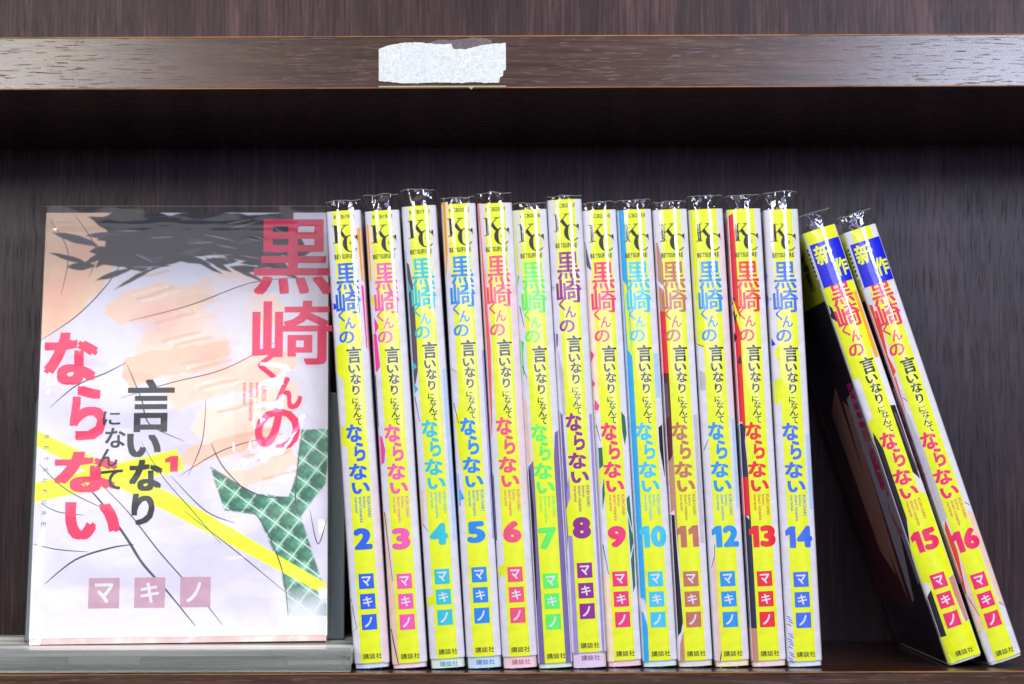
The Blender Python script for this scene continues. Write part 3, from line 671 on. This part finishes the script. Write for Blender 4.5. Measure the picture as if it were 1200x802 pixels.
# spine of the jacket (white edge and yellow band), seen from the side
f = Flat(); f.rect(0, 12.6, 0, H1, 0); 
jm = mesh('jacket', [(W1 / 2 * MM, 0.0001, GAP1 * MM), (W1 / 2 * MM, 0.0126, GAP1 * MM), (W1 / 2 * MM, 0.0126, (GAP1 + H1) * MM), (W1 / 2 * MM, 0.0001, (GAP1 + H1) * MM),
                     (-W1 / 2 * MM, 0.0126, GAP1 * MM), (-W1 / 2 * MM, 0.0126, (GAP1 + H1) * MM), (-W1 / 2 * MM, 0.0001, GAP1 * MM), (-W1 / 2 * MM, 0.0001, (GAP1 + H1) * MM)],
          [(0, 1, 2, 3), (1, 4, 5, 2), (6, 0, 3, 7)])
jk1 = link('jacket', jm, book, [white_m])
bd = mesh('colour_band', [((W1 / 2 + .06) * MM, 0.0022, GAP1 * MM), ((W1 / 2 + .06) * MM, 0.0104, GAP1 * MM), ((W1 / 2 + .06) * MM, 0.0104, (GAP1 + H1) * MM), ((W1 / 2 + .06) * MM, 0.0022, (GAP1 + H1) * MM)], [(0, 1, 2, 3)])
link('colour_band', bd, jk1, [yellow_m])

# the printed front: a loose watercolour of plain colour fields (generic stand-in for the illustration)
def cv(px, py):
    """position on the cover, millimetres from its upper left corner, from measured places"""
    t = (py - 253) / 491.0
    t2 = t * (1 + 0.035 * (1 - t)) if 0 <= t <= 1 else t
    xl = 55 - 18 * t; xr = 380 + 4 * t
    return ((px - xl) / (xr - xl) * W1, t2 * H1)
NXg, NYg = 300, 450
gx, gy = np.meshgrid(np.linspace(0, W1, NXg), np.linspace(0, H1, NYg))
rs_ = np.random.RandomState(4)
def vnoise(X, Y, f, seed):
    r = np.random.RandomState(seed); n = 64; G = r.rand(n, n)
    x = X * f; y = Y * f; xi = np.floor(x).astype(int); yi = np.floor(y).astype(int); fx = x - xi; fy = y - yi
    fx = fx * fx * (3 - 2 * fx); fy = fy * fy * (3 - 2 * fy)
    a = G[yi % n, xi % n]; b = G[yi % n, (xi + 1) % n]; c = G[(yi + 1) % n, xi % n]; d = G[(yi + 1) % n, (xi + 1) % n]
    return (a * (1 - fx) + b * fx) * (1 - fy) + (c * (1 - fx) + d * fx) * fy - 0.5
def fbm(X, Y, f, seed): return vnoise(X, Y, f, seed) + .5 * vnoise(X, Y, f * 2.1, seed + 1) + .25 * vnoise(X, Y, f * 4.3, seed + 2)
def sdf(pts, X, Y):
    pts = np.array(pts, float); d = np.full(X.shape, 1e9); ins = np.zeros(X.shape, bool); n = len(pts)
    for i in range(n):
        a = pts[i]; b = pts[(i + 1) % n]; e = b - a; wx = X - a[0]; wy = Y - a[1]
        t = np.clip((wx * e[0] + wy * e[1]) / (e @ e), 0, 1); d = np.minimum(d, np.hypot(wx - t * e[0], wy - t * e[1]))
        c = ((a[1] > Y) != (b[1] > Y)) & (X < (b[0] - a[0]) * (Y - a[1]) / (b[1] - a[1] + 1e-12) + a[0]); ins ^= c
    return np.where(ins, -d, d)
IMG = np.zeros((NYg, NXg, 3)); IMG[:] = lin((224, 221, 233))
def paint(pts, rgb, soft=0.5, warp=0.0, wf=0.1, seed=1, alpha=1.0, px=True):
    q = [cv(*p) for p in pts] if px else pts
    wx = gx + warp * fbm(gx, gy, wf, seed); wy = gy + warp * fbm(gx, gy, wf, seed + 9)
    d = sdf(q, wx, wy); m = np.clip(0.5 - d / soft, 0, 1)[..., None] * alpha
    c = np.array(lin(rgb)) if not callable(rgb) else rgb()
    IMG[:] = IMG * (1 - m) + c * m
# cool folds in the white field
for i, (a, b) in enumerate((((60, 470), (180, 520)), ((70, 640), (240, 700)), ((150, 470), (250, 600)), ((300, 600), (380, 690)), ((60, 400), (120, 440)), ((200, 620), (330, 720)))):
    paint([a, (b[0], a[1] + 20), b, (a[0], b[1] - 20)], (204, 198, 222), 9, 8, .05, 20 + i, .7)
# warm fields: loose rounded washes
def blob(cx, cy, rx, ry, n=26): return [(cx + rx * math.cos(R(360 * q / n)), cy + ry * math.sin(R(360 * q / n))) for q in range(n)]
def tile(x0, y0, x1, y1, rgb, alpha=1.0, soft=1.2, warp=3, seed=1): paint([(x0, y0), (x1, y0), (x1, y1), (x0, y1)], rgb, soft, warp, .07, seed, alpha)
PEACH = (244, 204, 172)
paint([(46, 250), (132, 250), (150, 292), (118, 338), (84, 372), (44, 404)], PEACH, .5, 5, .05, 3); paint([(46, 330), (110, 320), (60, 400)], (240, 176, 150), 7, 4, .08, 4, .6)
for q, (x0, y0, x1, y1, h_) in enumerate(((138, 352, 300, 312, 38), (168, 392, 322, 346, 44), (152, 428, 262, 402, 26), (196, 446, 340, 408, 34), (232, 486, 344, 452, 40), (214, 528, 322, 500, 26), (252, 556, 338, 528, 24))):
    paint([(x0, y0), (x1, y1), (x1 + 8, y1 + h_ * .6), (x1 - 6, y1 + h_), (x0 + 6, y0 + h_), (x0 - 10, y0 + h_ * .5)], ((246, 208, 182), (248, 216, 194), (243, 196, 168))[q % 3], .6, 5, .07, 140 + q, .92)
for k in range(26):
    x = 150 + (k * 37) % 170; y = 330 + (k * 53) % 240; paint([(x, y), (x + 44, y - 11), (x + 46, y - 9), (x, y + 3)], (250, 232, 218) if k % 2 else (236, 176, 150), .4, 1, .12, 160 + k, .7)
for q, (a_, b_, c_) in enumerate(((190, 385, 26), (250, 430, 22), (290, 520, 24), (90, 300, 20))): paint(blob(a_, b_, c_, c_ * .8), (240, 172, 146), 9, 5, .09, 40 + q, .55)
paint([(238, 320), (296, 330), (286, 420), (246, 392)], (226, 224, 238), 8, 4, .08, 8, .8)
# dark wash: one band of leaf-like strokes sweeping across the top
paint([(112, 250), (348, 250), (344, 290), (300, 312), (230, 300), (160, 322), (110, 318), (128, 280)], (38, 29, 46), .5, 6, .06, 31)
rk = random.Random(8)
def leaf(x, y, ang, l, w_):
    c, sn = math.cos(ang), math.sin(ang); P_ = []
    for t_ in (0, .2, .45, .75, 1): P_.append((x + c * l * t_ - sn * w_ * math.sin(math.pi * t_) , y + sn * l * t_ + c * w_ * math.sin(math.pi * t_)))
    for t_ in (.75, .45, .2): P_.append((x + c * l * t_ + sn * w_ * math.sin(math.pi * t_) * .6, y + sn * l * t_ - c * w_ * math.sin(math.pi * t_) * .6))
    return P_
for k in range(64):
    x = rk.uniform(96, 340); y = 292 + rk.uniform(-18, 26); an = R(rk.uniform(150, 205) if k % 2 else rk.uniform(-25, 35)); l = rk.uniform(26, 62)
    paint(leaf(x, y, an, l, rk.uniform(2.5, 6.5)), (40, 31, 48) if k % 5 else (72, 62, 84), .4, .8, .1, 50 + k)
for k in range(16): x = rk.uniform(130, 320); y = rk.uniform(262, 318); paint(leaf(x, y, R(rk.uniform(-20, 30)), rk.uniform(18, 40), .7), (176, 164, 178), .35, .4, .1, 130 + k, .8)
# green plaid scraps
def plaid():
    u = (gx + gy * .75) / 1.25; v = (gx * .75 - gy) / 1.25; A = np.zeros(gx.shape + (3,)); A[:] = lin((64, 142, 108))
    def ap(m, c, al): A[:] = A * (1 - m[..., None] * al) + np.array(lin(c)) * m[..., None] * al
    for q in (u, v): ap(((q % 6.6) < 3.0).astype(float), (28, 84, 66), .55)
    ap((((u + 1.8) % 6.6 < 3.2) & ((v + 1.8) % 6.6 < 3.2)).astype(float), (112, 196, 150), .7)
    for q in (u, v): ap(np.clip(1.5 - np.abs(((q + 3.3) % 6.6) - 3.3) / .26, 0, 1), (214, 236, 224), .9)
    return A
for p in ([(352, 508), (384, 508), (380, 570), (352, 610), (368, 655), (384, 700), (384, 722), (338, 722), (330, 668), (300, 606), (262, 600), (246, 550), (300, 582), (338, 586)],): paint(p, plaid, .5, .8, .1, 70)
paint([(330, 700), (384, 700), (384, 735), (330, 735)], (226, 226, 236), 10, 1, .1, 71, .9)
# yellow strips
paint([(40, 506), (44, 506), (205, 582), (382, 685), (382, 699), (200, 603), (40, 522)], YEL, .45)
paint([(36, 568), (207, 529), (216, 553), (130, 572), (36, 590)], YEL, .45)
def stroke(pts, w, rgb=(40, 34, 48)):
    q = [cv(*p) for p in pts]; n = len(q); L_s = []; R_s = []
    for i, p in enumerate(q):
        a = Vector(q[max(0, i - 1)]); b = Vector(q[min(n - 1, i + 1)]); d = (b - a).normalized(); ww = w * (.25 + math.sin(math.pi * (i + .5) / n))
        L_s.append((p[0] - d.y * ww, p[1] + d.x * ww)); R_s.append((p[0] + d.y * ww, p[1] - d.x * ww))
    return L_s + R_s[::-1]
# fine ink lines
def curve_pts(p, n=6):
    out = []
    for i in range(len(p) - 1):
        a, b, c, d = p[max(0, i - 1)], p[i], p[i + 1], p[min(len(p) - 1, i + 2)]
        for k in range(n):
            t = k / n; out.append(tuple(.5 * (2 * b[e] + (c[e] - a[e]) * t + (2 * a[e] - 5 * b[e] + 4 * c[e] - d[e]) * t * t + (3 * b[e] - a[e] - 3 * c[e] + d[e]) * t ** 3) for e in (0, 1)))
    return out + [p[-1]]
def ring(cx, cy, rx, ry, a0, a1): return [(cx + rx * math.cos(R(a0 + (a1 - a0) * q / 9)), cy + ry * math.sin(R(a0 + (a1 - a0) * q / 9))) for q in range(10)]
FOLD = [([(46, 404), (90, 374), (126, 336), (150, 296)], .2), ([(246, 522), (262, 552), (300, 590)], .2), ([(352, 610), (345, 585), (352, 508)], .2), ([(262, 600), (300, 606), (330, 668), (338, 722)], .2), ([(246, 550), (300, 582), (338, 586)], .2), ([(60, 262), (80, 300), (72, 350)], .14), ([(88, 256), (112, 296), (104, 330)], .14), ([(140, 470), (200, 452), (262, 436), (330, 400)], .16), ([(150, 380), (220, 362), (290, 336), (345, 330)], .16), ([(210, 560), (262, 530), (330, 512)], .16),
        ([(92, 560), (120, 590), (150, 632), (168, 660), (195, 690), (230, 732)], .42), ([(110, 560), (150, 600), (190, 650), (240, 705), (262, 732)], .2), ([(55, 682), (90, 655), (130, 642), (158, 638)], .3), ([(40, 636), (70, 643), (105, 646)], .16),
        ([(60, 480), (90, 455), (125, 440), (148, 428)], .22), ([(148, 430), (165, 470), (175, 500), (215, 520)], .22), ([(200, 560), (240, 600), (275, 615)], .18), ([(215, 600), (280, 650), (336, 696)], .16), 
        ([(362, 600), (372, 640), (382, 610)], .18), ([(165, 520), (190, 560), (225, 600), (260, 640)], .14), ([(48, 545), (80, 575), (130, 600)], .16), ([(240, 470), (236, 520), (220, 560)], .16), ([(50, 590), (70, 600), (100, 604)], .15)]
fn_cover = lambda off: (lambda x, y, h=0.0: Vector(((x - W1 / 2) * MM, -(off + h) * MM, (GAP1 + H1 - y) * MM)))
V = np.stack([(gx - W1 / 2) * MM, np.full(gx.shape, 0.0), (GAP1 + H1 - gy) * MM], -1).reshape(-1, 3)
idx = np.arange(NXg * NYg).reshape(NYg, NXg)
Fq = np.stack([idx[:-1, :-1], idx[1:, :-1], idx[1:, 1:], idx[:-1, 1:]], -1).reshape(-1, 4)
me = bpy.data.meshes.new('cover_artwork'); me.vertices.add(len(V)); me.vertices.foreach_set('co', V.astype(np.float32).ravel())
me.loops.add(Fq.size); me.loops.foreach_set('vertex_index', Fq.astype(np.int32).ravel()); me.polygons.add(len(Fq))
me.polygons.foreach_set('loop_start', np.arange(0, Fq.size, 4, dtype=np.int32)); me.update(calc_edges=True)
IMG *= (1 + .05 * fbm(gx, gy, .35, 77))[..., None]
ca = me.color_attributes.new('ink', 'FLOAT_COLOR', 'POINT')
ca.data.foreach_set('color', np.concatenate([np.clip(IMG, 0, 1), np.ones(gx.shape + (1,))], -1).astype(np.float32).ravel())
cm = bpy.data.materials.new('printed_cover'); cm.use_nodes = True; N, L = nodes(cm); at = nd(cm, 'ShaderNodeAttribute'); at.attribute_name = 'ink'
L.new(at.outputs['Color'], N['Principled BSDF'].inputs['Base Color']); N['Principled BSDF'].inputs['Roughness'].default_value = .4
link('cover_artwork', me, jk1, [cm])
f = Flat()
for pts, w_ in FOLD:
    pts = curve_pts(pts)
    q = stroke(pts, w_); n = len(pts)
    for i in range(n - 1): f.poly([q[i], q[i + 1], q[2 * n - 2 - i], q[2 * n - 1 - i]])
link('ink_folds', wrap(f, fn_cover(0.04), None, 'ink_folds'), jk1, [mat('fold_ink', (74, 66, 84), .5)])
def cb(x0, x1, y0, y1): a = cv(x0, y0); b = cv(x1, y1); return (a[0], b[0], a[1], b[1])
f = Flat(); k = dict(off=0.012, squash=0.62)
f.char('黒', cb(294, 386, 261, 350), **k); f.char('崎', cb(293, 386, 357, 432), **k)
k = dict(off=0.02, squash=.7); f.char('く', cb(300, 323, 416, 450), **k); f.char('ん', cb(318, 352, 446, 484), **k); f.char('の', cb(297, 350, 483, 532), **k)
pinkm = paper('cover_pink', (238, 34, 92), .4); link('title_lettering', wrap(f, fn_cover(0.08), None, 'cover_title'), jk1, [pinkm]); f = Flat()
k = dict(off=0.033, squash=.75); f.char('な', cb(54, 114, 393, 454), **k); f.char('ら', cb(84, 124, 455, 518), **k); f.char('な', cb(66, 138, 531, 578), **k); f.char('い', cb(78, 141, 589, 632), **k)
pinkm = paper('cover_pink', (238, 34, 92), .4)
link('title_lettering', wrap(f, fn_cover(0.08), None, 'cover_title'), jk1, [pinkm])
f = Flat(); k = dict(off=0.014, squash=.45); f.char('言', cb(150, 203, 448, 509), **k); k = dict(off=0.028, squash=.7)
f.char('い', cb(149, 188, 511, 538), **k); f.char('な', cb(152, 190, 541, 577), **k); f.char('り', cb(155, 181, 580, 616), **k)
k = dict(off=0.012, squash=.7); f.char('に', cb(121, 141, 485, 501), **k); f.char('な', cb(124, 147, 504, 527), **k); f.char('ん', cb(116, 138, 528, 549), **k); f.char('て', cb(119, 144, 552, 575), **k)
link('subtitle_lettering', wrap(f, fn_cover(0.10), None, 'cover_subtitle'), jk1, [ink_m])
f = Flat(); f.one(cb(193, 208, 537, 555)); link('volume_number', wrap(f, fn_cover(.1), None, 'volume_number'), jk1, [pinkm])
f = Flat(); f.line('KUROSAKI', cb(304.5, 310, 453, 484), 0, 1); f.line('kunno', cb(297.5, 302, 453, 470), 0, 1); f.line('iinari ninante', cb(290, 295, 453, 497), 0, 1); f.line('naranai', cb(283, 287, 453, 478), 0, 1)
link('small_lettering', wrap(f, fn_cover(.08), None, 'small_lettering'), jk1, [pinkm])
f = Flat()
for i, ch in enumerate('BETSUFURE'): f.char(ch, cb(54 - i * .4, 59 - i * .4, 512 + i * 12.5, 516 + i * 12.5), 0, 1, 1)
link('side_lettering', wrap(f, fn_cover(.08), None, 'side_lettering'), jk1, [mat('grey_small_ink', (120, 112, 128), .5)])
mv = paper('mauve_square', (192, 150, 168), .4)
for ch, (a, b) in zip('マキノ', ((106, 141), (159, 194), (212, 247))):
    f = Flat(); f.rect(*cb(a, b, 676, 710.5)); sq = link('name_square', wrap(f, fn_cover(.06), None, 'name_square'), jk1, [mv])
    f = Flat(); f.char(ch, cb(a + 7, b - (7 if ch != 'ノ' else 11), 682, 705), .02, .9); link('author_lettering', wrap(f, fn_cover(.1), None, 'author_lettering'), jk1, [white_m])
# loose clear sleeve round the first volume
def cover_sleeve():
    a = W1 / 2 + .8; xs = np.linspace(-a, a, 90); zt = GAP1 + H1 + 2.6
    zs = np.concatenate([np.linspace(-0.2, 170, 120), np.linspace(171, zt, 6)])
    V = []; F = []; M = []
    n = len(xs); per = None
    def depth(x, z):
        e = min(1, (a - abs(x)) / 5); w0 = .55 * e
        q = noise.noise(Vector((x * .022 + 3, z * .03 + 1, 0))) * 1.0 + noise.noise(Vector((x * .02 - z * .05, z * .045, 7))) * .9 + .25 * noise.noise(Vector((x * .10, z * .16, 4)))
        crease = max(0, 1 - abs(z - 168.5 - 3.0 * noise.noise(Vector((x * .05, 0, 2)))) / 1.2) * .45
        sw = lambda q, a, b, f: min(1, max(0, (q - a + f) / f)) * min(1, max(0, (b + f - q) / f))
        ww = sw(x, 30, 40, 11) * sw(z, 74, 98, 14); ww = ww * ww * (3 - 2 * ww)
        spot = ww * (2.6 - .18 * (x - 35) + .145 * (z - 86) + .12 * noise.noise(Vector((x * .25, z * .12, 5))))
        lowz = max(0, 1 - abs(z - (96 - x * .30) - 7) / 5) * .3
        return -(w0 + .22 + e * max(-.25, .75 * q + crease + lowz + spot))
    for z in zs:
        row = []
        for x in xs: row.append((x, depth(x, z), z))
        row.append((a + .2, .8, z)); row.append((a + .2, 12.2, z)); row.append((a - .3, 13.1, z)); row.append((-a + .3, 13.1, z)); row.append((-a - .2, 12.2, z)); row.append((-a - .2, .8, z))
        V += row; per = len(row)
    for j in range(len(zs) - 1):
        for i in range(per): F.append((j * per + i, j * per + (i + 1) % per, (j + 1) * per + (i + 1) % per, (j + 1) * per + i)); M.append(0)
    ring = V[-per:]; V = [tuple(c * MM for c in v) for v in V]; k0 = len(V); q = 5
    for i in range(per):
        p = Vector(ring[i]) * MM
        d = (Vector(ring[(i + 1) % per]) - Vector(ring[i - 1])).normalized(); up = Vector((0, 0, 1)); nn = d.cross(up).normalized()
        for k in range(q): an = 2 * math.pi * k / q; V.append(tuple(p + (nn * math.cos(an) + up * math.sin(an)) * .1 * MM))
    for i in range(per):
        for k in range(q): i2 = (i + 1) % per; k2 = (k + 1) % q; F.append((k0 + i * q + k, k0 + i2 * q + k, k0 + i2 * q + k2, k0 + i * q + k2)); M.append(1)
    return mesh('clear_sleeve', V, F, True, M)
film2_m = clear_film('loose_sleeve_film', .99, .08, 1.3, 25, .10, 0.012)
link('clear_sleeve', cover_sleeve(), book, [film2_m, rim_m])
